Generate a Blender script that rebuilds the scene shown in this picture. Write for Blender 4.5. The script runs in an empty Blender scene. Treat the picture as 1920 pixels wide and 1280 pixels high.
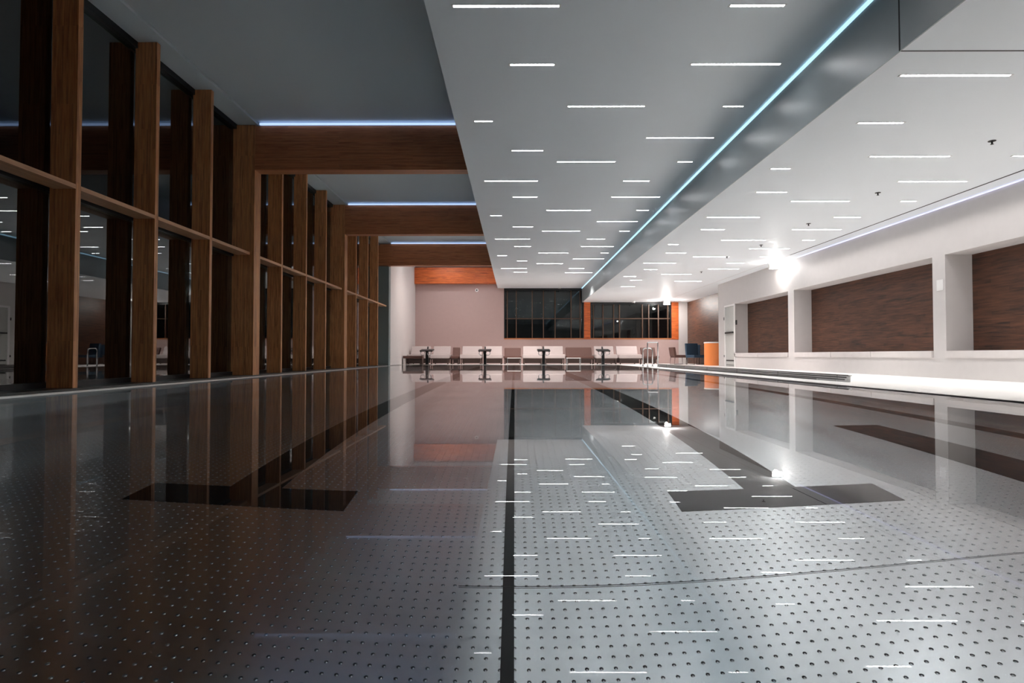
import bpy, bmesh, math, random
from mathutils import Vector, Matrix, Euler
random.seed(7)
C = bpy.context.scene.collection
S = bpy.context.scene

# ------------------------------------------------------------------ camera
F = 1128.0                                   # focal length in pixels of a 1920 wide frame
HC = 0.405                                   # eye height above the water
cam_d = bpy.data.cameras.new('camera')
cam_d.sensor_width = 36.0
cam_d.lens = F / 1920.0 * 36.0
cam_d.clip_start = 0.02
cam = bpy.data.objects.new('camera', cam_d)
C.objects.link(cam)
cam.location = (0, 0, HC)
cam.rotation_euler = (math.radians(90 + 1.32), 0, math.radians(0.25))
S.camera = cam

# ------------------------------------------------------------------ world (night outside)
w = bpy.data.worlds.new('night'); S.world = w
w.use_nodes = True
w.node_tree.nodes['Background'].inputs[0].default_value = (0.25, 0.33, 0.42, 1)
w.node_tree.nodes['Background'].inputs[1].default_value = 0.006

# ------------------------------------------------------------------ view
S.view_settings.view_transform = 'Standard'
S.view_settings.look = 'None'
S.view_settings.gamma = 1.0
S.view_settings.use_curve_mapping = False
S.view_settings.exposure = 1.0
cy = S.cycles
cy.max_bounces = 12; cy.diffuse_bounces = 4; cy.glossy_bounces = 6
cy.transmission_bounces = 8; cy.transparent_max_bounces = 12
cy.sample_clamp_indirect = 8.0
cy.blur_glossy = 0.3
cy.use_denoising = True

# main levels (metres above the water)
H1 = 3.70        # raised ceiling over the lanes
H2 = 3.01        # lower ceiling on the right
H3 = 4.80        # high ceiling on the left
XS = -0.842      # left edge of the raised ceiling
XF = 3.31        # fascia between raised and lower ceiling
XR = 7.52        # right wall face
XN = 7.99        # back of the niches
YB = 29.5        # back wall face
YN = -4.0        # wall behind the viewer
XP0, XP1 = -4.88, 4.36    # pool sides
YP0, YP1 = -1.2, 25.4     # pool ends
DEP = 1.12       # water depth

# ------------------------------------------------------------------ big lights of the place and added spots
def area(name, loc, size, size_y, power, col=(1, 1, 1), rot=(0, 0, 0), spread=180):
    l = bpy.data.lights.new(name, 'AREA'); l.shape = 'RECTANGLE'
    l.size = size; l.size_y = size_y; l.energy = power; l.color = col
    l.spread = math.radians(spread)
    o = bpy.data.objects.new(name, l); C.objects.link(o)
    o.location = loc; o.rotation_euler = [math.radians(a) for a in rot]
    return o
# line light in the slot where the lower ceiling stops short of the right wall
area('wall_slot_light', (7.155, 6.0, H2 - 0.004), 0.025, 19, 35, (1, .95, .92), spread=110)
def spot(name, loc, power, col=(1, .95, .9), size=130, rot=(0, 0, 0), soft=.05):
    l = bpy.data.lights.new(name, 'SPOT'); l.energy = power; l.color = col
    l.spot_size = math.radians(size); l.spot_blend = 1.0; l.shadow_soft_size = soft
    o = bpy.data.objects.new(name, l); C.objects.link(o); o.location = loc
    o.rotation_euler = [math.radians(a) for a in rot]
    return o
# added spots without fixtures over the right and far decks, brightening the ceilings
for y in (3.0, 6.0, 9.0, 12.0): spot('deck_fill_spot', (6.1, y, H2 - .02), 150, size=95)
for y in (16.0, 20.0, 24.0, 27.0): spot('deck_fill_spot', (6.0, y, H2 - .02), 190, (1, .90, .86), size=120)
for x in (0.2, 2.6): spot('deck_fill_spot', (x, 25.7, H1 - .02), 300, (1, .9, .85), size=140)
for x in (-2.9, -1.5): spot('bay_downlight', (x, 25.6, H3 - .02), 150, (1, .86, .80), size=165)


# ------------------------------------------------------------------ pixel ray helper (to read positions off measured directions)
CM = Euler(cam.rotation_euler).to_matrix()
def ray(px, py):
    d = CM @ Vector(((px - 960) / F, -(py - 640) / F, -1.0))
    return d
def on_z(px, py, z):
    d = ray(px, py); t = (z - HC) / d.z
    return Vector((0, 0, HC)) + d * t
def on_y(px, py, y):
    d = ray(px, py); t = y / d.y
    return Vector((0, 0, HC)) + d * t

# ------------------------------------------------------------------ materials
def mat(name):
    m = bpy.data.materials.new(name); m.use_nodes = True
    nt = m.node_tree
    return m, nt, nt.nodes['Principled BSDF']
def N(nt, t, **kw):
    n = nt.nodes.new(t)
    for k, v in kw.items(): setattr(n, k, v)
    return n
def simple(name, col, rough=0.5, metal=0.0, noise=0.04, nscale=6.0, spec=0.5):
    m, nt, b = mat(name)
    g = N(nt, 'ShaderNodeNewGeometry')
    no = N(nt, 'ShaderNodeTexNoise'); no.inputs['Scale'].default_value = nscale; no.inputs['Detail'].default_value = 5
    nt.links.new(g.outputs['Position'], no.inputs['Vector'])
    mx = N(nt, 'ShaderNodeMix', data_type='RGBA')
    a = [max(0, c * (1 - noise)) for c in col]; c2 = [min(1, c * (1 + noise)) for c in col]
    mx.inputs[6].default_value = (*a, 1); mx.inputs[7].default_value = (*c2, 1)
    nt.links.new(no.outputs['Fac'], mx.inputs[0])
    nt.links.new(mx.outputs[2], b.inputs['Base Color'])
    b.inputs['Roughness'].default_value = rough; b.inputs['Metallic'].default_value = metal
    b.inputs['Specular IOR Level'].default_value = spec
    return m
def emis(name, col, strength, dots=None):
    m, nt, b = mat(name)
    b.inputs['Base Color'].default_value = (0.8, 0.8, 0.8, 1)
    b.inputs['Emission Color'].default_value = (*col, 1)
    b.inputs['Emission Strength'].default_value = strength
    if dots:
        g = N(nt, 'ShaderNodeNewGeometry'); s = N(nt, 'ShaderNodeSeparateXYZ')
        nt.links.new(g.outputs['Position'], s.inputs[0])
        a = N(nt, 'ShaderNodeMath', operation='MULTIPLY'); a.inputs[1].default_value = 2 * math.pi / dots
        nt.links.new(s.outputs['X'], a.inputs[0])
        c = N(nt, 'ShaderNodeMath', operation='SINE'); nt.links.new(a.outputs[0], c.inputs[0])
        d = N(nt, 'ShaderNodeMath', operation='MULTIPLY_ADD')
        d.inputs[1].default_value = strength * 0.55; d.inputs[2].default_value = strength
        nt.links.new(c.outputs[0], d.inputs[0]); nt.links.new(d.outputs[0], b.inputs['Emission Strength'])
    return m
def wood(name, axis, c1, c2, c3, bw, bh, rough=0.45, cross=('X', 'Y'), ns=None):
    """laminated timber: short lamellas along `axis`, stacked across the other axes"""
    m, nt, b = mat(name)
    g = N(nt, 'ShaderNodeNewGeometry'); s = N(nt, 'ShaderNodeSeparateXYZ')
    nt.links.new(g.outputs['Position'], s.inputs[0])
    ad = N(nt, 'ShaderNodeMath', operation='ADD')
    nt.links.new(s.outputs[cross[0]], ad.inputs[0])
    if len(cross) > 1: nt.links.new(s.outputs[cross[1]], ad.inputs[1])
    else: ad.inputs[1].default_value = 0
    cb = N(nt, 'ShaderNodeCombineXYZ')
    nt.links.new(s.outputs[axis], cb.inputs[0]); nt.links.new(ad.outputs[0], cb.inputs[1])
    br = N(nt, 'ShaderNodeTexBrick'); br.offset = 0.37; br.offset_frequency = 1; br.squash = 0.7; br.squash_frequency = 3
    br.inputs['Scale'].default_value = 1.0
    br.inputs['Brick Width'].default_value = bw; br.inputs['Row Height'].default_value = bh
    br.inputs['Mortar Size'].default_value = bh * 0.012; br.inputs['Bias'].default_value = 0.0
    br.inputs['Color1'].default_value = (*c1, 1); br.inputs['Color2'].default_value = (*c2, 1)
    br.inputs['Mortar'].default_value = (*[c * 0.5 for c in c1], 1)
    nt.links.new(cb.outputs[0], br.inputs['Vector'])
    mp = N(nt, 'ShaderNodeMapping'); mp.inputs['Scale'].default_value = ((1.6, 0.55 / bh, 1) if ns is None else (ns[0], ns[1], 1))
    nt.links.new(cb.outputs[0], mp.inputs['Vector'])
    no = N(nt, 'ShaderNodeTexNoise'); no.inputs['Scale'].default_value = 1.5; no.inputs['Detail'].default_value = 7; no.inputs['Roughness'].default_value = 0.62
    nt.links.new(mp.outputs[0], no.inputs['Vector'])
    rp = N(nt, 'ShaderNodeValToRGB'); rp.color_ramp.elements[0].position = 0.38; rp.color_ramp.elements[1].position = 0.72
    nt.links.new(no.outputs['Fac'], rp.inputs[0])
    mx = N(nt, 'ShaderNodeMix', data_type='RGBA'); mx.inputs[7].default_value = (*c3, 1)
    nt.links.new(rp.outputs['Color'], mx.inputs[0]); nt.links.new(br.outputs['Color'], mx.inputs[6])
    nt.links.new(mx.outputs[2], b.inputs['Base Color'])
    b.inputs['Roughness'].default_value = rough
    bp = N(nt, 'ShaderNodeBump'); bp.inputs['Strength'].default_value = 0.15; bp.inputs['Distance'].default_value = 0.003
    nt.links.new(no.outputs['Fac'], bp.inputs['Height']); nt.links.new(bp.outputs[0], b.inputs['Normal'])
    return m

M = {}
M['wall'] = simple('white_plaster', (0.63, 0.60, 0.59), 0.6)
M['wall_back'] = simple('warm_lit_plaster', (0.52, 0.375, 0.35), 0.6)  # pink of the warm light at the far end, put into the wall colour
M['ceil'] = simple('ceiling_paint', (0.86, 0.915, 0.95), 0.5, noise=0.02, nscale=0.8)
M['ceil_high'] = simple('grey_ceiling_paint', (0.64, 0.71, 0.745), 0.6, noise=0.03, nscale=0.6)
M['fascia'] = simple('satin_grey_panel', (0.32, 0.37, 0.39), 0.36, noise=0.03, spec=0.8)
M['seam'] = simple('dark_joint', (0.03, 0.03, 0.03), 0.7)
M['deck'] = simple('pale_deck_tile', (0.90, 0.88, 0.86), 0.35, noise=0.03)
M['wood_v'] = wood('glulam_upright', 'Z', (0.64, 0.26, 0.095), (0.30, 0.105, 0.038), (0.80, 0.40, 0.16), 0.9, 0.021)
M['wood_h'] = wood('glulam_beam', 'X', (0.54, 0.19, 0.075), (0.33, 0.105, 0.042), (0.62, 0.26, 0.11), 1.4, 0.028, cross=('Z', 'Y'))
M['wood_r'] = wood('glulam_rail', 'Y', (0.62, 0.33, 0.17), (0.52, 0.26, 0.13), (0.70, 0.39, 0.21), 2.0, 0.03, cross=('X', 'Z'))
M['plank'] = wood('walnut_plank', 'Y', (0.072, 0.029, 0.016), (0.018, 0.009, 0.007), (0.15, 0.058, 0.028), 0.95, 0.095, 0.5, cross=('Z',), ns=(1.3, 16))
M['wood_lit'] = wood('lit_orange_timber', 'X', (0.62, 0.12, 0.025), (0.30, 0.05, 0.012), (0.80, 0.20, 0.045), 1.4, 0.028, cross=('Z', 'Y'))  # same timber under strong light, the orange glow put into its base colour
M['wood_d'] = simple('dark_timber', (0.10, 0.05, 0.03), 0.5)
M['bar'] = simple('black_inlay', (0.012, 0.012, 0.013), 0.35)
M['black'] = simple('black_plastic', (0.015, 0.015, 0.016), 0.4)
M['dark_metal'] = simple('dark_window_metal', (0.03, 0.033, 0.035), 0.35, 0.6)
M['steel'] = simple('brushed_steel', (0.55, 0.57, 0.58), 0.25, 1.0)
M['steel_rim'] = simple('steel_rim', (0.62, 0.66, 0.65), 0.35, 1.0)
M['sill'] = simple('dark_sill', (0.06, 0.07, 0.07), 0.3, 0.4)
M['pier'] = simple('slate_paint', (0.20, 0.25, 0.25), 0.6)
M['ledge'] = simple('pale_stone', (0.66, 0.62, 0.61), 0.45, noise=0.08)
M['uph_w'] = simple('pale_upholstery', (0.46, 0.40, 0.39), 0.8)
M['uph_b'] = simple('brown_upholstery', (0.10, 0.045, 0.035), 0.7)
M['uph_t'] = simple('navy_upholstery', (0.02, 0.05, 0.09), 0.7)
M['frame_b'] = simple('brown_frame', (0.05, 0.028, 0.022), 0.5)
M['orange'] = simple('orange_laminate', (0.85, 0.26, 0.07), 0.4)
M['white'] = simple('white_lacquer', (0.85, 0.84, 0.83), 0.35)
M['door'] = simple('grey_door', (0.50, 0.51, 0.49), 0.4)
M['grass'] = simple('night_ground', (0.03, 0.035, 0.03), 0.9)
M['led'] = emis('led_white', (0.97, 0.98, 1.0), 24.0, dots=0.045)
M['led_far'] = emis('led_white_plain', (0.97, 0.98, 1.0), 20.0)
M['led_blue'] = emis('led_blue', (0.45, 0.78, 1.0), 0.6)
M['led_beam'] = emis('led_pale_blue', (0.42, 0.60, 1.0), 0.60)
M['flood'] = emis('flood_lens', (0.95, 1.0, 1.0), 30.0)

def glass_mat(name, ior, tint):
    m = bpy.data.materials.new(name); m.use_nodes = True; nt = m.node_tree
    nt.nodes.clear()
    o = N(nt, 'ShaderNodeOutputMaterial'); mx = N(nt, 'ShaderNodeMixShader')
    f = N(nt, 'ShaderNodeFresnel'); f.inputs['IOR'].default_value = ior
    t = N(nt, 'ShaderNodeBsdfTransparent'); t.inputs[0].default_value = (*tint, 1)
    g = N(nt, 'ShaderNodeBsdfGlossy'); g.inputs['Roughness'].default_value = 0.0; g.inputs[0].default_value = (0.95, 0.97, 0.96, 1)
    nt.links.new(f.outputs[0], mx.inputs[0]); nt.links.new(t.outputs[0], mx.inputs[1]); nt.links.new(g.outputs[0], mx.inputs[2])
    nt.links.new(mx.outputs[0], o.inputs[0])
    return m
M['glass'] = glass_mat('window_glass', 2.0, (0.75, 0.8, 0.8))
M['glass_back'] = glass_mat('dark_window_glass', 1.5, (0.6, 0.65, 0.65))

def water_mat():
    m = bpy.data.materials.new('still_water'); m.use_nodes = True; nt = m.node_tree
    nt.nodes.clear()
    o = N(nt, 'ShaderNodeOutputMaterial')
    g = N(nt, 'ShaderNodeMixShader')
    rf = N(nt, 'ShaderNodeBsdfRefraction'); rf.inputs['IOR'].default_value = 1.333; rf.inputs['Roughness'].default_value = 0.0
    rf.inputs['Color'].default_value = (0.975, 0.985, 0.985, 1)
    gl = N(nt, 'ShaderNodeBsdfGlossy'); gl.inputs['Roughness'].default_value = 0.0; gl.inputs[0].default_value = (1, 1, 1, 1)
    fn = N(nt, 'ShaderNodeFresnel'); fn.inputs['IOR'].default_value = 1.333
    pw = N(nt, 'ShaderNodeMath', operation='POWER'); pw.inputs[1].default_value = 1.5
    nt.links.new(fn.outputs[0], pw.inputs[0]); nt.links.new(pw.outputs[0], g.inputs[0])
    nt.links.new(rf.outputs[0], g.inputs[1]); nt.links.new(gl.outputs[0], g.inputs[2])
    ge = N(nt, 'ShaderNodeNewGeometry')
    no = N(nt, 'ShaderNodeTexNoise'); no.inputs['Scale'].default_value = 1.3; no.inputs['Detail'].default_value = 2
    nt.links.new(ge.outputs['Position'], no.inputs['Vector'])
    bp = N(nt, 'ShaderNodeBump'); bp.inputs['Strength'].default_value = 0.02; bp.inputs['Distance'].default_value = 0.0006
    nt.links.new(no.outputs['Fac'], bp.inputs['Height']); [nt.links.new(bp.outputs[0], q.inputs['Normal']) for q in (rf, gl, fn)]
    nt.links.new(g.outputs[0], o.inputs[0])
    return m
M['water'] = water_mat()

def steel_floor():
    """brushed steel sheet with a square grid of small raised studs"""
    m, nt, b = mat('studded_pool_steel')
    P = 0.0425
    g = N(nt, 'ShaderNodeNewGeometry')
    sc = N(nt, 'ShaderNodeVectorMath', operation='MULTIPLY'); sc.inputs[1].default_value = (1 / P, 1 / P, 0)
    of = N(nt, 'ShaderNodeVectorMath', operation='ADD'); of.inputs[1].default_value = (0.52, 0.5, 0.5)
    fr = N(nt, 'ShaderNodeVectorMath', operation='FRACTION')
    sb = N(nt, 'ShaderNodeVectorMath', operation='SUBTRACT'); sb.inputs[1].default_value = (0.5, 0.5, 0.5)
    ln = N(nt, 'ShaderNodeVectorMath', operation='LENGTH')
    nt.links.new(g.outputs['Position'], sc.inputs[0]); nt.links.new(sc.outputs[0], of.inputs[0])
    nt.links.new(of.outputs[0], fr.inputs[0]); nt.links.new(fr.outputs[0], sb.inputs[0]); nt.links.new(sb.outputs[0], ln.inputs[0])
    mr = N(nt, 'ShaderNodeMapRange', interpolation_type='LINEAR')
    mr.inputs['From Min'].default_value = 0.14; mr.inputs['From Max'].default_value = 0.0
    mr.inputs['To Min'].default_value = 0; mr.inputs['To Max'].default_value = 1
    nt.links.new(ln.outputs['Value'], mr.inputs['Value'])
    # dome profile: 1 - (1 - t)^2
    o1 = N(nt, 'ShaderNodeMath', operation='SUBTRACT'); o1.inputs[0].default_value = 1.0; nt.links.new(mr.outputs[0], o1.inputs[1])
    o2 = N(nt, 'ShaderNodeMath', operation='MULTIPLY'); nt.links.new(o1.outputs[0], o2.inputs[0]); nt.links.new(o1.outputs[0], o2.inputs[1])
    o3 = N(nt, 'ShaderNodeMath', operation='SUBTRACT'); o3.inputs[0].default_value = 1.0; nt.links.new(o2.outputs[0], o3.inputs[1])
    b1 = N(nt, 'ShaderNodeBump'); b1.inputs['Strength'].default_value = 1.0; b1.inputs['Distance'].default_value = 0.0024
    nt.links.new(o3.outputs[0], b1.inputs['Height'])
    wn = N(nt, 'ShaderNodeTexNoise'); wn.inputs['Scale'].default_value = 1.3; wn.inputs['Detail'].default_value = 0.0
    nt.links.new(g.outputs['Position'], wn.inputs['Vector'])
    b2 = N(nt, 'ShaderNodeBump'); b2.inputs['Strength'].default_value = 1.0; b2.inputs['Distance'].default_value = 0.004
    nt.links.new(wn.outputs['Fac'], b2.inputs['Height']); nt.links.new(b2.outputs[0], b1.inputs['Normal'])
    nt.links.new(b1.outputs[0], b.inputs['Normal'])
    cn = N(nt, 'ShaderNodeTexNoise'); cn.inputs['Scale'].default_value = 0.8; cn.inputs['Detail'].default_value = 4
    nt.links.new(g.outputs['Position'], cn.inputs['Vector'])
    mx = N(nt, 'ShaderNodeMix', data_type='RGBA')
    mx.inputs[6].default_value = (0.84, 0.885, 0.91, 1); mx.inputs[7].default_value = (0.90, 0.945, 0.97, 1)
    nt.links.new(cn.outputs['Fac'], mx.inputs[0]); nt.links.new(mx.outputs[2], b.inputs['Base Color'])
    b.inputs['Metallic'].default_value = 1.0
    b.inputs['Roughness'].default_value = 0.15
    return m
M['studs'] = steel_floor()
M['pool_steel'] = simple('pool_wall_steel', (0.5, 0.53, 0.54), 0.3, 1.0)

# ------------------------------------------------------------------ mesh helpers
def add_box(bm, a, b):
    x0, y0, z0 = a; x1, y1, z1 = b
    v = [bm.verts.new(p) for p in ((x0, y0, z0), (x1, y0, z0), (x1, y1, z0), (x0, y1, z0), (x0, y0, z1), (x1, y0, z1), (x1, y1, z1), (x0, y1, z1))]
    for f in ((0, 3, 2, 1), (4, 5, 6, 7), (0, 1, 5, 4), (1, 2, 6, 5), (2, 3, 7, 6), (3, 0, 4, 7)):
        bm.faces.new([v[i] for i in f])
def add_prism(bm, pts, x0, x1):
    """polygon given in (y, z), extruded along x"""
    a = [bm.verts.new((x0, y, z)) for y, z in pts]; b = [bm.verts.new((x1, y, z)) for y, z in pts]
    n = len(pts)
    bm.faces.new(a); bm.faces.new(b[::-1])
    for i in range(n):
        bm.faces.new((a[i], b[i], b[(i + 1) % n], a[(i + 1) % n]))
def add_tube(bm, path, r, seg=10):
    rings = []
    n = len(path); path = [Vector(p) for p in path]
    for i, p in enumerate(path):
        t = (path[min(i + 1, n - 1)] - path[max(i - 1, 0)]).normalized()
        u = t.cross(Vector((0.13, 0.97, 0.2))).normalized() if abs(t.y) < 0.9 else t.cross(Vector((1, 0, 0))).normalized()
        v = t.cross(u)
        rings.append([bm.verts.new(p + r * (math.cos(2 * math.pi * k / seg) * u + math.sin(2 * math.pi * k / seg) * v)) for k in range(seg)])
    for a, b in zip(rings, rings[1:]):
        for k in range(seg):
            bm.faces.new((a[k], a[(k + 1) % seg], b[(k + 1) % seg], b[k]))
    bm.faces.new(rings[0][::-1]); bm.faces.new(rings[-1])
def add_lathe(bm, prof, c=(0, 0, 0), seg=32):
    rings = []
    for r, z in prof:
        rings.append([bm.verts.new((c[0] + r * math.cos(2 * math.pi * k / seg), c[1] + r * math.sin(2 * math.pi * k / seg), c[2] + z)) for k in range(seg)])
    for a, b in zip(rings, rings[1:]):
        for k in range(seg):
            bm.faces.new((a[k], a[(k + 1) % seg], b[(k + 1) % seg], b[k]))
    bm.faces.new(rings[0][::-1]); bm.faces.new(rings[-1])
def obj(name, bm, m, parent=None, bevel=0.0, smooth=False, loc=None):
    bmesh.ops.recalc_face_normals(bm, faces=bm.faces)
    me = bpy.data.meshes.new(name); bm.to_mesh(me); bm.free()
    o = bpy.data.objects.new(name, me); C.objects.link(o)
    me.materials.append(M[m])
    if smooth:
        for p in me.polygons: p.use_smooth = True
    if bevel:
        md = o.modifiers.new('bevel', 'BEVEL'); md.width = bevel; md.segments = 2; md.limit_method = 'ANGLE'
    if parent: o.parent = parent
    if loc: o.location = loc
    return o
def box(name, a, b, m, parent=None, bevel=0.0):
    bm = bmesh.new(); add_box(bm, a, b)
    return obj(name, bm, m, parent, bevel)
def struct(o):
    if o.parent is None: o['kind'] = 'structure'
    return o
def tag(o, label, cat, group=None):
    o['label'] = label; o['category'] = cat
    if group: o['group'] = group
    return o
def thing(name, label, cat, loc=(0, 0, 0), group=None, rz=0):
    o = bpy.data.objects.new(name, None); C.objects.link(o)
    o.location = loc; o.rotation_euler = (0, 0, rz); o.empty_display_size = 0.2
    return tag(o, label, cat, group)
ORD = ['first', 'second', 'third', 'fourth', 'fifth', 'sixth', 'seventh', 'eighth', 'ninth', 'tenth', 'eleventh', 'twelfth',
       'thirteenth', 'fourteenth', 'fifteenth', 'sixteenth', 'seventeenth', 'eighteenth', 'nineteenth', 'twentieth',
       'twenty-first', 'twenty-second', 'twenty-third', 'twenty-fourth', 'twenty-fifth', 'twenty-sixth']

# ------------------------------------------------------------------ shell
def sbox(name, a, b, m, bevel=0.0): return struct(box(name, a, b, m, None, bevel))
# pool basin
sbox('floor_pool', (XP0 - .1, YP0 - .1, -DEP - .1), (XP1 + .1, YP1 + .1, -DEP), 'studs')
sbox('wall_pool_left', (XP0 - .1, YP0, -DEP), (XP0, YP1, -0.004), 'pool_steel')
sbox('wall_pool_right', (XP1, YP0, -DEP), (XP1 + .1, YP1, -0.004), 'pool_steel')
sbox('wall_pool_far', (XP0, YP1, -DEP), (XP1, YP1 + .1, -0.004), 'pool_steel')
sbox('wall_pool_near', (XP0, YP0 - .1, -DEP), (XP1, YP0, -0.004), 'pool_steel')
bm = bmesh.new()
vs = [bm.verts.new(p) for p in ((XP0, YP0, 0), (XP1, YP0, 0), (XP1, YP1, 0), (XP0, YP1, 0))]
bm.faces.new(vs)
wt = obj('pool_water', bm, 'water')
tag(wt, 'perfectly still clear water filling the long steel pool', 'water'); wt['kind'] = 'stuff'
# decks
sbox('floor_right', (XP1, YN, -.15), (8.6, YB, 0.004), 'deck')
sbox('floor_far', (XP0, YP1, -.15), (XP1, YB, 0.003), 'deck')
sbox('floor_near', (XP0, YN, -.15), (XP1, YP0, 0.003), 'deck')
sbox('floor_left', (-5.45, YN, -.15), (XP0 - .05, 23.3, 0.035), 'sill')
sbox('trim_1', (XP0 - .05, YP0, -.02), (XP0, YP1, 0.010), 'steel_rim')
sbox('trim_2', (XP1, YP0, -.02), (XP1 + .035, YP1, 0.010), 'ledge')
sbox('trim_3', (XP0, YP1, -.02), (XP1, YP1 + .04, 0.008), 'steel_rim')
# ceilings
sbox('ceiling_raised', (XS, YN, H1), (XF, YB, 4.95), 'ceil')
sbox('ceiling_lower', (XF, YN, H2), (8.6, YB, 4.95), 'ceil')
sbox('ceiling_fascia', (XF - .012, YN, H2 - .001), (XF, YB, H1 - .035), 'fascia')
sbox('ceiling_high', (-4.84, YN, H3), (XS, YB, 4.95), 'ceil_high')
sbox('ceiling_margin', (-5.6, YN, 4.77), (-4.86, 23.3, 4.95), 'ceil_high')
sbox('trim_4', (-5.33, YN, 4.68), (-5.25, 23.3, 4.77), 'dark_metal')
sbox('trim_12', (-4.86, YN, H3 + .03), (-4.84, 23.3, 4.95), 'seam')
# joints in the ceiling
sbox('trim_5', (XF, 5.10, H2 - .002), (XR, 5.115, H2 + .01), 'seam')
sbox('trim_6', (XF - .015, 5.10, H2), (XF - .011, 5.115, H1 - .04), 'seam')
sbox('trim_7', (7.14, YN, H2 - .003), (7.17, 15.6, H2 + .01), 'seam')
sbox('trim_8', (7.145, 15.6, H2 - .002), (7.16, YB, H2 + .01), 'ledge')
# right wall with its niches
NZ0, NZ1 = 0.485, 2.166
W1 = 8.6
sbox('wall_right_upper', (XR, YN, NZ1), (W1, 22.2, H2 + .2), 'wall')
sbox('wall_right_lower', (XR, YN, -.1), (W1, 20.63, NZ0 - .12), 'wall')
sbox('wall_right_pier_front', (XR, 10.51, NZ0 - .12), (W1, 10.83, NZ1), 'wall')
sbox('wall_right_pier_middle', (XR, 16.2, NZ0 - .12), (W1, 16.55, NZ1), 'wall')
sbox('wall_right_end', (XR, 20.63, -.1), (W1, 22.2, NZ1), 'wall')
sbox('wall_right_near', (XR, YN, NZ0 - .12), (W1, YN + 4.5, NZ1), 'wall')
sbox('wall_right_outer', (8.5, 22.2, -.1), (8.7, YB + .2, H2 + .2), 'wall')
for i, (a, b, t) in enumerate(((0.5, 10.51, 'plain pale stone ledge under the nearest wall niche'), (10.83, 16.2, ''), (16.55, 20.63, ''))):
    bm = bmesh.new()
    cuts = {0: [a, 4.0, b], 1: [a, 12.7, 14.3, b], 2: [a, 18.6, b]}[i]
    for c0, c1 in zip(cuts, cuts[1:]):
        add_box(bm, (XR - .03, c0 + .01, NZ0 - .12), (XN + .02, c1 - .01, NZ0))
    struct(obj('trim_%d' % (9 + i), bm, 'ledge'))
for i, (a, b, lab) in enumerate((
        (0.5, 10.51, 'walnut plank panel filling the niche nearest the viewer, at the right edge'),
        (10.83, 16.2, 'walnut plank panel filling the wide middle niche of the right wall'),
        (16.55, 20.63, 'walnut plank panel in the small far niche beside the door'))):
    bm = bmesh.new(); add_box(bm, (XN, a + .002, NZ0 + .002), (XN + .03, b - .002, NZ1 - .002))
    tag(obj('wood_panel', bm, 'plank'), lab, 'wall panel', 'walnut panels of the right wall')
bm = bmesh.new(); add_box(bm, (8.47, 22.25, 0.01), (8.497, YB - .02, H2 - .01))
tag(obj('wood_panel', bm, 'plank'), 'tall dark walnut panel behind the orange counter at the far right corner', 'wall panel', 'walnut panels of the right wall')
# back wall with window openings
wz0 = on_y(1000, 636, YB).z
bx = lambda px: on_y(px, 600, YB).x
wa0, wa1, wb0, wb1 = bx(945), bx(1095), bx(1107), bx(1259)
p1, p2 = bx(1107), bx(1272)
sbox('wall_back_left', (-5.6, YB, -.1), (wa0, YB + .3, 4.95), 'wall_back')
sbox('wall_back_below', (wa0, YB, -.1), (p2, YB + .3, wz0), 'wall_back')
sbox('wall_back_right', (p2, YB, -.1), (8.7, YB + .3, H2 + .1), 'wall')
# left side wall at the far bay, its end pier, the wall behind the viewer
sbox('wall_left', (-5.6, 23.60, -.1), (-4.88, YB, 4.95), 'wall')
sbox('wall_left_pier', (-5.6, 23.30, -.1), (-4.885, 23.60, 3.86), 'pier')
sbox('wall_near', (-5.6, YN - .2, -.1), (8.7, YN, 4.95), 'wall')
sbox('ground', (-40, -20, -.5), (-5.45, 45, -.2), 'grass')
sbox('ground_back', (-40, YB + .3, -.5), (30, 50, -.2), 'grass')

# ------------------------------------------------------------------ back windows
def back_window(idx, x0, x1, ztop, xs, zt):
    root = bpy.data.objects.new('window_%d' % idx, None); C.objects.link(root); root.location = ((x0 + x1) / 2, YB + .1, wz0)
    root['kind'] = 'structure'
    def part(name, a, b, m):
        bm = bmesh.new(); L = root.location
        add_box(bm, [a[i] - L[i] for i in range(3)], [b[i] - L[i] for i in range(3)])
        return obj(name, bm, m, root)
    part('sill', (x0, YB - .01, wz0), (x1, YB + .2, wz0 + .06), 'wood_h')
    part('jamb', (x0, YB, wz0 + .06), (x0 + .06, YB + .2, ztop), 'dark_metal')
    part('jamb', (x1 - .06, YB, wz0 + .06), (x1, YB + .2, ztop), 'dark_metal')
    part('head', (x0 + .06, YB, ztop - .10), (x1 - .06, YB + .2, ztop), 'dark_metal')
    part('transom', (x0 + .06, YB + .07, zt - .02), (x1 - .06, YB + .14, zt + .02), 'wood_d')
    part('glass', (x0 + .06, YB + .16, wz0 + .06), (x1 - .06, YB + .17, ztop - .1), 'glass_back')
    for x in xs:
        part('mullion', (x - .022, YB + .05, wz0 + .06), (x + .022, YB + .15, ztop - .1), 'wood_d')
back_window(1, wa0, wa1, H1 - .001, [bx(p) for p in (951, 968, 998, 1019, 1041, 1071, 1088)], on_y(1000, 597, YB).z)
back_window(2, wb0, wb1, H2 - .001, [bx(p) for p in (1113, 1131, 1151, 1162, 1205, 1217, 1235, 1253)], on_y(1000, 597, YB).z)
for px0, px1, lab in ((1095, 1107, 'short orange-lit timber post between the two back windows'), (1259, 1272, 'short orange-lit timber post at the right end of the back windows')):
    o = box('timber_post', (bx(px0) , YB - .02, wz0), (bx(px1), YB + .3, H2 - .002), 'wood_lit')
    tag(o, lab, 'post', 'timber posts beside the back windows')

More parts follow.
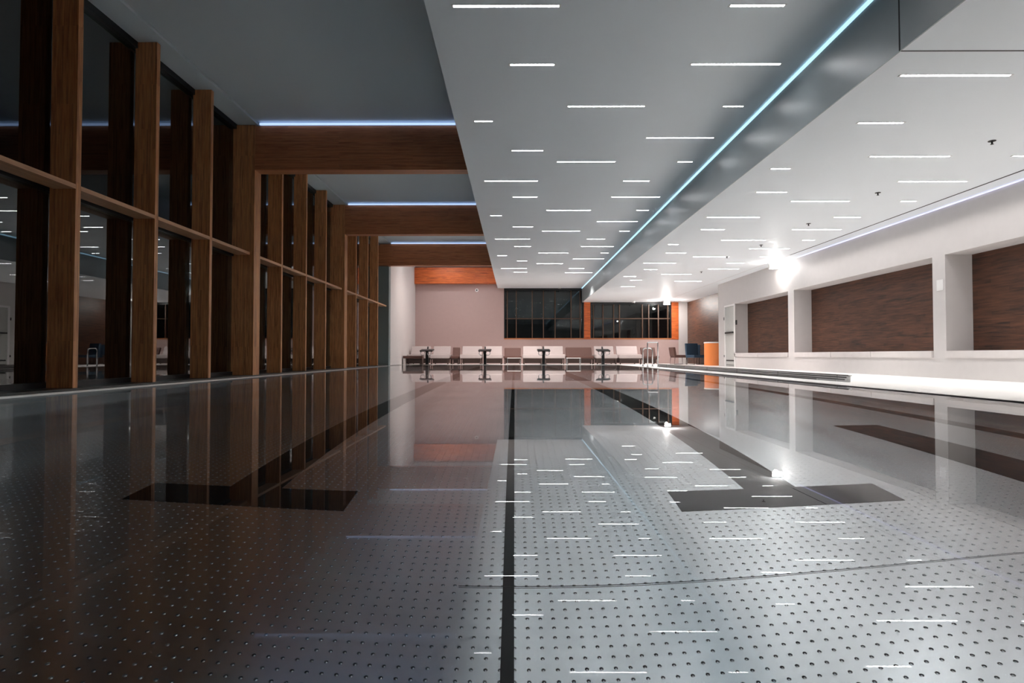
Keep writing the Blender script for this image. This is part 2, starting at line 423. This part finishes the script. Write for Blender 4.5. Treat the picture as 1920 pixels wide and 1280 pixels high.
# ------------------------------------------------------------------ timber frames, fins, rails and glass on the left
FR = [5.25, 11.25, 17.27, 23.3]
XI = -4.90
labs = ['big timber portal frame nearest the viewer, beyond the top left edge',
        'first full timber portal frame, its beam under the nearest blue light line',
        'second timber portal frame with the beam in the middle distance',
        'third timber beam, resting on the slate pier at the white wall']
for i, y in enumerate(FR):
    t = thing('timber_portal', labs[i], 'timber frame', (XI, y, .035), 'timber portal frames')
    th = .28
    if i < 3:
        bm = bmesh.new(); add_box(bm, (-.42, 0, 0), (0, th, 4.72)); obj('column', bm, 'wood_v', t, .004)
    bm = bmesh.new()
    add_box(bm, ((0 if i < 3 else -.6), 0, 3.865), (XS - XI, th, 4.70)); obj('beam', bm, 'wood_h', t, .004)
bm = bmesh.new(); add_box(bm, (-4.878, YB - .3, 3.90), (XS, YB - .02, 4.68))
tag(obj('timber_beam', bm, 'wood_lit'), 'glowing orange timber beam running along the back wall', 'beam')
for i, y in enumerate(FR):
    o = box('cove_light', (-4.80, y - .05, 4.740), (XS - .01, y - .012, 4.775), 'led_beam')
    tag(o, 'blue-white cove line light above the %s timber beam' % ['nearest overhead', 'first visible', 'second visible', 'third visible'][i], 'cove light', 'cove lights above the beams')
FX = -4.98
k = 0
fin_y = []
for b in range(4):
    y0 = FR[b] - 6.0
    for j in (1, 2, 3):
        fin_y.append((b, y0 + 1.5 * j + .015))
names = {0: 'nearest bay', 1: 'bay before the first timber frame', 2: 'bay behind the first timber frame', 3: 'bay behind the second timber frame'}
for b, y in fin_y:
    j = k % 3; k += 1
    if y < 1.6: continue
    t = tag(box('timber_fin', (FX - .30, y, .036), (FX, y + .08, 4.768), 'wood_v', None, .003),
            '%s upright timber fin of the glass wall, %s' % (['nearest', 'middle', 'farthest'][j], names[b]), 'timber fin', 'timber fins of the glass wall')
for b in range(4):
    y0 = FR[b] - 6.0 + .28 if b else 1.0
    y1 = FR[b]
    ys = [f for bb, f in fin_y if bb == b and f > 1.6]
    bm = bmesh.new()
    segs = [y0] + [v for f in ys for v in (f, f + .08)] + [y1 + (.0 if b < 3 else 0)]
    for a0, a1 in zip(segs[::2], segs[1::2]):
        add_box(bm, (FX - .26, a0 + .001, 2.295), (FX + .001, a1 - .001, 2.345))
    tag(obj('timber_rail', bm, 'wood_r'), 'horizontal timber rail linking the fins, ' + names[b], 'timber rail', 'timber rails of the glass wall')
    # glass panes between the fins
    edges = [y0 - .28 if b else YN] + [f + .04 for f in ys] + [y1]
    for a0, a1 in zip(edges, edges[1:]):
        k2 = sum(1 for o in bpy.data.objects if o.name.startswith('window_')) + 1
        r = bpy.data.objects.new('window_%d' % k2, None); C.objects.link(r); r['kind'] = 'structure'; r.location = (-5.32, (a0 + a1) / 2, 0)
        L = r.location
        bm = bmesh.new(); add_box(bm, (-.006, a0 - L.y + .001, .06), (.006, a1 - L.y - .001, 4.69)); obj('glass', bm, 'glass', r)
        bm = bmesh.new()
        add_box(bm, (-.03, a0 - L.y, .036), (.035, a1 - L.y, .10)); add_box(bm, (-.03, a0 - L.y, 2.27), (.035, a1 - L.y, 2.37))
        obj('frame', bm, 'dark_metal', r)

# ------------------------------------------------------------------ recessed line lights
HI = [(850, 1048, 11), (1370, 1470, 10), (957, 1039, 121), (1297, 1463, 120), (1065, 1208, 199), (1357, 1393, 199), (890, 923, 227),
      (1213, 1338, 258), (960, 1018, 282), (1045, 1153, 303), (1271, 1298, 303), (909, 1008, 339), (1169, 1217, 339), (962, 1007, 369),
      (1147, 1237, 369), (1025, 1107, 394), (1194, 1216, 394), (920, 940, 404), (1120, 1195, 415), (962, 999, 425), (1017, 1087, 433),
      (1162, 1180, 433), (929, 993, 448), (1101, 1134, 448), (965, 995, 462), (1090, 1150, 462), (1010, 1065, 474), (1127, 1141, 474),
      (933, 950, 479), (1075, 1132, 485), (970, 988, 489), (1006, 1055, 494), (940, 987, 503), (1067, 1095, 503), (964, 988, 510), (1060, 1110, 511)]
LO = [(1690, 1893, 141), (1610, 1693, 230), (1632, 1780, 293), (1900, 2010, 292), (1446, 1481, 316), (1685, 1812, 340), (1419, 1475, 360),
      (1484, 1592, 377), (1690, 1717, 377), (1326, 1424, 407), (1564, 1613, 407), (1315, 1358, 430), (1486, 1577, 430), (1353, 1435, 450),
      (1505, 1527, 450), (1253, 1272, 458), (1405, 1480, 466), (1249, 1286, 474), (1300, 1367, 481), (1426, 1445, 481), (1207, 1267, 493),
      (1363, 1395, 493), (1328, 1385, 504), (1208, 1232, 505), (1241, 1296, 514), (1170, 1192, 518), (1182, 1203, 525), (1265, 1315, 527), (1165, 1190, 537)]
def line_lights(lst, H, where, grp):
    rows = {}
    for a, b, y in lst: rows.setdefault(round(y / 1.01), []).append((a, b, y))
    merged = []
    for a, b, y in sorted(lst, key=lambda t: t[2]):
        if merged and abs(merged[-1][0][2] - y) <= 2: merged[-1].append((a, b, y))
        else: merged.append([(a, b, y)])
    for ri, row in enumerate(merged):
        row.sort()
        for ci, (a, b, y) in enumerate(row):
            p = on_z((a + b) / 2, y, H); q0 = on_z(a, y, H); q1 = on_z(b, y, H)
            ln = (q1 - q0).length
            ln = min(ln, 2.4)
            size = 'short' if ln < .6 else ('medium' if ln < 1.15 else 'long')
            pos = '' if len(row) == 1 else (', left one' if ci == 0 else ', right one')
            lab = '%s white LED line in the %s ceiling, %s row from the viewer%s' % (size, where, ORD[ri], pos)
            t = thing('line_light', lab, 'ceiling light', (p.x, p.y, H), grp)
            wd = .016
            bm = bmesh.new()
            add_box(bm, (-ln / 2 - .02, -wd - .008, -.004), (ln / 2 + .02, -wd, .004)); add_box(bm, (-ln / 2 - .02, wd, -.004), (ln / 2 + .02, wd + .008, .004))
            add_box(bm, (-ln / 2 - .02, -wd, -.004), (-ln / 2, wd, .004)); add_box(bm, (ln / 2, -wd, -.004), (ln / 2 + .02, wd, .004))
            hs = obj('housing', bm, 'white', t)
            bm = bmesh.new(); add_box(bm, (-ln / 2, -wd, -.003), (ln / 2, wd, .003))
            obj('diffuser', bm, 'led' if p.y < 8 else 'led_far', hs)
line_lights(HI, H1, 'raised', 'line lights of the raised ceiling')
line_lights(LO, H2, 'lower', 'line lights of the lower ceiling')
# blue cove line along the fascia, and the one at the right wall
o = box('cove_light', (XF - .030, YN, H1 - .024), (XF - .002, YB - .05, H1 - .004), 'led_blue')
tag(o, 'long ice-blue cove line light along the step between the two ceilings', 'cove light')
M['led_wall'] = emis('led_violet', (0.50, 0.52, 1.0), 0.5)
o = box('cove_light', (XR - .03, 0.5, H2 - .018), (XR - .001, 16.0, H2 - .004), 'led_wall')
tag(o, 'faint violet-blue cove line at the top of the right wall', 'cove light')
# line lights in the last bay, above the alcove
for i, (x, y) in enumerate(((-3.6, 25.6), (-1.9, 27.6), (-3.3, 28.4))):
    t = thing('line_light', 'white LED line hidden in the far bay ceiling, %s' % ['nearest of three', 'rightmost of three', 'farthest of three'][i], 'ceiling light', (x, y, H3), 'line lights of the far bay')
    bm = bmesh.new(); add_box(bm, (-.6, -.045, -.006), (.6, .045, 0)); obj('diffuser', bm, 'led_far', t)
    bm = bmesh.new(); add_box(bm, (-.62, -.055, -.005), (.62, -.046, 0)); add_box(bm, (-.62, .046, -.005), (.62, .055, 0)); obj('housing', bm, 'white', t)

# flood lights
for (x, y, z, lab, pw) in ((7.36, 17.0, 2.93, 'glaring white flood lamp high on the right wall above the far niche', 12),
                           (7.25, 28.6, 2.90, 'glaring white flood lamp by the ceiling at the far right corner', 60)):
    t = thing('flood_lamp', lab, 'lamp', (x, y, z), 'flood lamps')
    bm = bmesh.new(); add_box(bm, (-.16, -.05, -.09), (.14, .06, .07)); hs = obj('housing', bm, 'white', t, .01)
    bm = bmesh.new(); add_box(bm, (-.14, -.062, -.08), (.12, -.051, .05)); obj('lens', bm, 'flood', hs)
    l = bpy.data.lights.new('flood_glow', 'POINT'); l.energy = pw; l.color = (1, .93, .88); l.shadow_soft_size = .06
    lo = bpy.data.objects.new('flood_glow', l); C.objects.link(lo); lo.location = (x - .1, y - .16, z - .1)

# sprinklers
for i, (px, py) in enumerate(((1860, 264), (1646, 361), (1516, 419), (1427, 459), (1363, 481), (1315, 509))):
    p = on_z(px, py, H2)
    t = thing('sprinkler', 'small black sprinkler head under the lower ceiling, %s from the viewer' % ORD[i], 'sprinkler', (p.x, p.y, H2), 'sprinklers')
    bm = bmesh.new(); add_lathe(bm, [(.001, -.006), (.042, -.006), (.042, 0), (.001, 0)], seg=20); obj('cover_plate', bm, 'black', t)
    bm = bmesh.new(); add_lathe(bm, [(.010, -.04), (.010, -.006)], seg=12); add_lathe(bm, [(.004, -.046), (.018, -.044), (.018, -.040), (.004, -.040)], seg=16); obj('nozzle', bm, 'black', t)
# dome cameras and detector on the far wall
for (px, py, H, lab) in ((1049, 540, H1, 'small dome camera under the raised ceiling at the back windows'), (1188, 566, H2, 'small dome camera under the lower ceiling at the back windows')):
    p = on_y(px, py, YB - .35)
    t = thing('dome_camera', lab, 'camera', (p.x, YB - .35, H), 'dome cameras')
    bm = bmesh.new(); add_lathe(bm, [(.07, -.05), (.08, 0)], seg=20); obj('housing', bm, 'white', t)
    bm = bmesh.new(); add_lathe(bm, [(.01, -.12), (.04, -.105), (.055, -.08), (.058, -.05)], seg=20); obj('dome', bm, 'black', t, smooth=True)
p = on_y(894, 544, YB)
t = thing('wall_detector', 'small round white detector with dark eye on the warm-lit back wall', 'detector', (p.x, YB, p.z))
bm = bmesh.new(); add_lathe(bm, [(.09, 0), (.085, .035), (.05, .045)], seg=24); o = obj('housing', bm, 'white', t); o.rotation_euler = (math.radians(90), 0, 0)
bm = bmesh.new(); add_lathe(bm, [(.035, .045), (.03, .06)], seg=20); o = obj('eye', bm, 'black', t); o.rotation_euler = (math.radians(90), 0, 0)

# ------------------------------------------------------------------ markings on the pool floor
ZF = -DEP
for x, lab in ((1.25, 'black lane line ending in a crossbar on the pool floor, right of centre'), (-1.27, 'black lane line ending in a crossbar on the pool floor, left of centre')):
    t = thing('lane_line', lab, 'lane marking', (x, 2.72, ZF), 'lane lines with crossbars')
    bm = bmesh.new(); add_box(bm, (-.5, 0, .0005), (.5, .25, .003)); obj('crossbar', bm, 'bar', t)
    bm = bmesh.new(); add_box(bm, (-.125, .25, .0005), (.125, 20.5, .003)); obj('stripe', bm, 'bar', t)
tag(box('lane_line', (3.28, 1.0, ZF + .0005), (3.44, 23.5, ZF + .003), 'bar'), 'narrow black line on the pool floor nearest the right side', 'lane marking')
tag(box('lane_line', (2.42, -.5, ZF + .0005), (2.76, 4.6, ZF + .003), 'bar'), 'wide dark line on the pool floor at the right, ending square', 'lane marking')
tag(box('floor_channel', (-.042, YP0, ZF + .0005), (-.002, YP1, ZF + .003), 'bar'), 'thin dark channel running down the middle of the pool floor', 'channel')
M['weld'] = simple('polished_weld', (0.85, 0.88, 0.88), 0.25, 1.0)
tag(box('floor_seam', (-3.3, YP0, ZF + .004), (-3.12, 24.5, ZF + .006), 'weld'), 'pale steel strip on the pool floor nearest the glass wall', 'seam')
tag(box('floor_seam', (-.2, 2.16, ZF + .004), (4.3, 2.1625, ZF + .005), 'sill'), 'fine dark cross seam over the bright near part of the pool floor', 'seam')

# ------------------------------------------------------------------ starting blocks
YK = YP1 + .35
first = None
for i, x in enumerate((-3.75, -1.27, 1.24, 3.78)):
    lab = '%s swimming start block at the far pool end' % ['leftmost', 'second from left', 'third from left', 'rightmost'][i]
    if first is None:
        t = thing('start_block', lab, 'start block', (x, YK, .004), 'start blocks')
        bm = bmesh.new(); add_prism(bm, [(-.30, .56), (.30, .62), (.30, .68), (-.30, .61)], -.27, .27); obj('platform', bm, 'black', t, .008)
        bm = bmesh.new(); add_box(bm, (-.06, -.05, 0), (.06, .10, .585)); obj('post', bm, 'dark_metal', t, .006)
        for s in (-1, 1):
            bm = bmesh.new()
            add_tube(bm, [(s * .22, -.27, .56), (s * .23, -.29, .46), (s * .19, -.30, .41), (s * .09, -.30, .41), (s * .06, -.28, .46), (s * .06, -.25, .55)], .014, 8)
            obj('handle', bm, 'steel', t, smooth=True)
        bm = bmesh.new(); add_prism(bm, [(.18, .66), (.24, .66), (.30, .78), (.25, .78)], -.03, .03); obj('foot_rest', bm, 'black', t)
        bm = bmesh.new(); add_box(bm, (-.15, -.10, 0), (.15, .16, .02)); obj('base_plate', bm, 'steel', t)
        first = t
    else:
        t = first.copy(); C.objects.link(t); t.location.x = x; t['label'] = lab
        for ch in list(first.children):
            c = ch.copy(); C.objects.link(c); c.parent = t

# ------------------------------------------------------------------ loungers and seats on the far deck
def lounger(name, px0, px1, Y, lab, cat, grp, um, fm, zt=.44, zb=.80, ln=1.5, th=.17, mirror=False, back=None):
    x0 = on_y(px0, 670, Y).x; x1 = on_y(px1, 670, Y).x
    w = x1 - x0
    t = thing(name, lab, cat, ((x0 + x1) / 2, Y, .004), grp)
    bm = bmesh.new()
    add_box(bm, (-w / 2 + .03, .03, zt - th - .05), (w / 2 - .03, ln - .03, zt - th))
    obj('frame', bm, fm, t, .006)
    bm = bmesh.new(); add_box(bm, (-w / 2 + .10, .16, .05), (w / 2 - .10, ln - .16, zt - th - .05)); obj('base', bm, fm, t)
    for sx in (-1, 1):
        for yy in (.06, ln - .12):
            bm = bmesh.new(); add_box(bm, (sx * (w / 2 - .06) - .025, yy, 0), (sx * (w / 2 - .06) + .025, yy + .05, zt - th - .05)); obj('leg', bm, fm, t)
    bm = bmesh.new(); add_box(bm, (-w / 2, 0, zt - th), (w / 2, ln, zt)); obj('mattress', bm, um, t, .03)
    b0, b1 = (-w / 2 + .03, w / 2 - .03) if back is None else (back[0] * w, back[1] * w)
    bm = bmesh.new(); add_prism(bm, [(ln * .55, zt + .004), (ln * .55 + .14, zt + .004), (ln * .55 + .34, zb), (ln * .55 + .22, zb + .03)], b0, b1); obj('backrest', bm, um, t, .02)
    return t
G = 'pale loungers along the back wall'
YL = 26.9
for px0, px1, lab in ((763, 803, 'pale lounger in the far left corner against the white side wall'),
                      (806, 842, 'second pale lounger from the left, just right of the first start block'),
                      (862, 903, 'pale lounger directly left of the second start block'),
                      (905, 942, 'pale lounger directly right of the second start block'),
                      (980, 1019, 'pale lounger directly left of the third start block'),
                      (1021, 1060, 'pale lounger directly right of the third start block'),
                      (1118, 1158, 'pale lounger behind the rightmost start block'),
                      (1161, 1204, 'rightmost pale lounger, just left of the pool ladder')):
    lounger('lounger', px0, px1, YL, lab, 'lounger', G, 'uph_w', 'frame_b')
G = 'brown low seats between the loungers'
for px0, px1, lab, zb in ((845, 861, 'narrow brown seat left of the second start block', .74), (944, 978, 'brown seat under the left end of the back window', .72),
                      (1062, 1114, 'wide brown seat left of the rightmost start block', .74), (1206, 1236, 'brown armchair behind the pool ladder rails', .74)):
    lounger('low_sofa', px0, px1, YL + .25, lab, 'seat', G, 'uph_b', 'frame_b', zt=.38, zb=zb, ln=.9, th=.12)
# low brown bench in front of the left corner lounger
t = thing('low_bench', 'dark brown low bench at the left end of the far deck', 'bench', (-4.36, 26.0, .004))
bm = bmesh.new(); add_box(bm, (-.47, 0, .27), (.36, .5, .38)); obj('seat', bm, 'uph_b', t, .01)
for s in (-1, 1):
    bm = bmesh.new(); add_box(bm, (-.055 + s * .36 - .05, .03, 0), (-.055 + s * .36 + .05, .45, .268)); obj('leg', bm, 'frame_b' if s > 0 else 'ledge', t)
bm = bmesh.new(); add_box(bm, (-.36, .25, .05), (.25, .28, .268)); obj('panel', bm, 'frame_b', t)
# steel side tables
for px0, px1, lab in ((951, 977, 'small steel-framed side table under the left back window'), (1063, 1089, 'small steel-framed side table before the wide brown seat')):
    x0, x1 = on_y(px0, 670, 26.4).x, on_y(px1, 670, 26.4).x; hw = (x1 - x0) / 2
    t = thing('side_table', lab, 'table', ((x0 + x1) / 2, 26.4, .004), 'steel side tables')
    bm = bmesh.new(); add_box(bm, (-hw, 0, .27), (hw, .4, .295)); obj('top', bm, 'white', t)
    for s in (-1, 1):
        for yy in (0, .375):
            bm = bmesh.new(); add_box(bm, (s * (hw - .0125) - .0125, yy, 0), (s * (hw - .0125) + .0125, yy + .025, .27)); obj('leg', bm, 'steel', t)
# brown sled chair, navy chairs, orange counter at the far right
def side_chair(name, x, y, lab, cat, um, w=.6, h=.74, rz=0, grp=None):
    t = thing(name, lab, cat, (x, y, .004), grp, rz)
    bm = bmesh.new(); add_box(bm, (-.28, -w / 2, .30), (.30, w / 2, .42)); obj('seat', bm, um, t, .02)
    bm = bmesh.new()
    pts = [(-.30, .36), (-.20, .36), (-.26, h), (-.36, h)]
    a = [bm.verts.new((px, -w / 2, z)) for px, z in pts]; b = [bm.verts.new((px, w / 2, z)) for px, z in pts]
    bm.faces.new(a); bm.faces.new(b[::-1])
    for i in range(4): bm.faces.new((a[i], b[i], b[(i + 1) % 4], a[(i + 1) % 4]))
    obj('backrest', bm, um, t, .015)
    for s in (-1, 1):
        bm = bmesh.new(); yy = s * (w / 2 - .03)
        add_tube(bm, [(-.27, yy, .30), (-.30, yy, .012), (.27, yy, .012), (.25, yy, .30)], .012, 8); obj('leg_frame', bm, 'frame_b', t)
    return t
side_chair('lounge_chair', 7.36, 27.0, 'brown lounge chair on sled legs beside the navy chairs', 'chair', 'uph_b', .8, .76)
side_chair('armchair', 7.78, 25.9, 'navy blue high-backed chair behind the brown lounge chair', 'chair', 'uph_t', .6, .92, math.radians(-70), 'navy chairs')
side_chair('armchair', 8.05, 27.2, 'navy blue chair close to the orange counter', 'chair', 'uph_t', .6, .88, math.radians(-110), 'navy chairs')
t = thing('round_counter', 'curved orange counter with a white top at the end of the right wall', 'counter', (8.01, 24.0, .004))
bm = bmesh.new(); add_lathe(bm, [(.44, .0), (.44, .88)], seg=48); obj('body', bm, 'orange', t, smooth=False)
bm = bmesh.new(); add_lathe(bm, [(.455, .882), (.455, .93)], seg=48); obj('top', bm, 'white', t)

# ------------------------------------------------------------------ ladder rails
for i, (x, y, h, lab) in enumerate(((4.86, 22.0, .66, 'lower rounded steel pool handrail, farther of the pair'), (4.70, 20.5, .84, 'taller squared steel pool handrail, nearer of the pair'))):
    hw = .175; r = .1 if i == 0 else .03
    t = thing('pool_handrail', lab, 'handrail', (x, y, .004), 'pool handrails')
    pts = [(-hw, 0, 0), (-hw, 0, h - r)]
    for a in range(1, 5): pts.append((-hw + r - r * math.cos(a * math.pi / 8), 0, h - r + r * math.sin(a * math.pi / 8)))
    for a in range(4, -1, -1): pts.append((hw - r + r * math.cos(a * math.pi / 8), 0, h - r + r * math.sin(a * math.pi / 8)))
    pts.append((hw, 0, 0))
    bm = bmesh.new(); add_tube(bm, pts, .021, 10); obj('tube', bm, 'steel', t, smooth=True)
    for s in (-1, 1):
        bm = bmesh.new(); add_lathe(bm, [(.045, 0), (.045, .012), (.024, .018)], (s * hw, 0, 0), 20); obj('flange', bm, 'steel', t)

# ------------------------------------------------------------------ low slatted rack on the right deck
t = thing('slatted_rack', 'long low rack of dark slats lying along the right pool deck', 'rack', (4.98, 8.95, .004))
for k in range(4):
    bm = bmesh.new(); z = .004 + .033 * (k - .3); y0 = (.95, .10, .05, .0)[k]
    if k == 0: z = .002
    add_box(bm, (.010, y0 + .05, z), (.020, 12.0, z + .014)); obj('slat', bm, 'black', t)
    bm = bmesh.new(); add_box(bm, (-.004, y0, z - .001), (.0215, y0 + .05, z + .016)); obj('end_cap', bm, 'white', t)
for q in range(6):
    bm = bmesh.new(); add_box(bm, (.02, .4 + q * 2.1, 0), (.022, .43 + q * 2.1, .10)); obj('bracket', bm, 'steel', t)
bm = bmesh.new(); add_box(bm, (.022, .05, 0), (.03, 12.0, .108)); obj('back_panel', bm, 'white', t)

# ------------------------------------------------------------------ door and fittings on the right wall end
r = bpy.data.objects.new('door_1', None); C.objects.link(r); r['kind'] = 'structure'; r.location = (XR, 21.0, 0)
def dp(name, a, b, m):
    bm = bmesh.new(); add_box(bm, a, b); return obj(name, bm, m, r)
dp('leaf', (-.012, -.42, .02), (-.001, .42, 2.10), 'door')
dp('frame', (-.03, -.50, .005), (-.001, -.43, 2.17), 'white')
dp('frame', (-.03, .43, .005), (-.001, .50, 2.17), 'white')
dp('frame', (-.03, -.43, 2.11), (-.001, .43, 2.17), 'white')
dp('push_bar', (-.07, -.36, 1.17), (-.013, .36, 1.22), 'black')
dp('kick_vent', (-.02, -.36, .20), (-.013, .36, .25), 'black')
dp('kick_vent', (-.02, -.36, .06), (-.013, .36, .08), 'black')
dp('hinge', (-.04, .50, 1.66), (-.002, .55, 1.76), 'black')
dp('hinge', (-.04, .50, .34), (-.002, .55, .42), 'black')
p = on_y(1372.5, 606, 20.25)
tag(box('wall_switch', (XR - .03, 20.34, 1.44), (XR - .001, 20.44, 1.60), 'black', None, .004), 'small black switch box on the wall right of the door', 'switch')
tag(box('wall_plate', (XR - .008, 10.56, 1.55), (XR - .001, 10.72, 1.74), 'white', None, .002), 'small white square plate on the front pier of the right wall', 'plate')
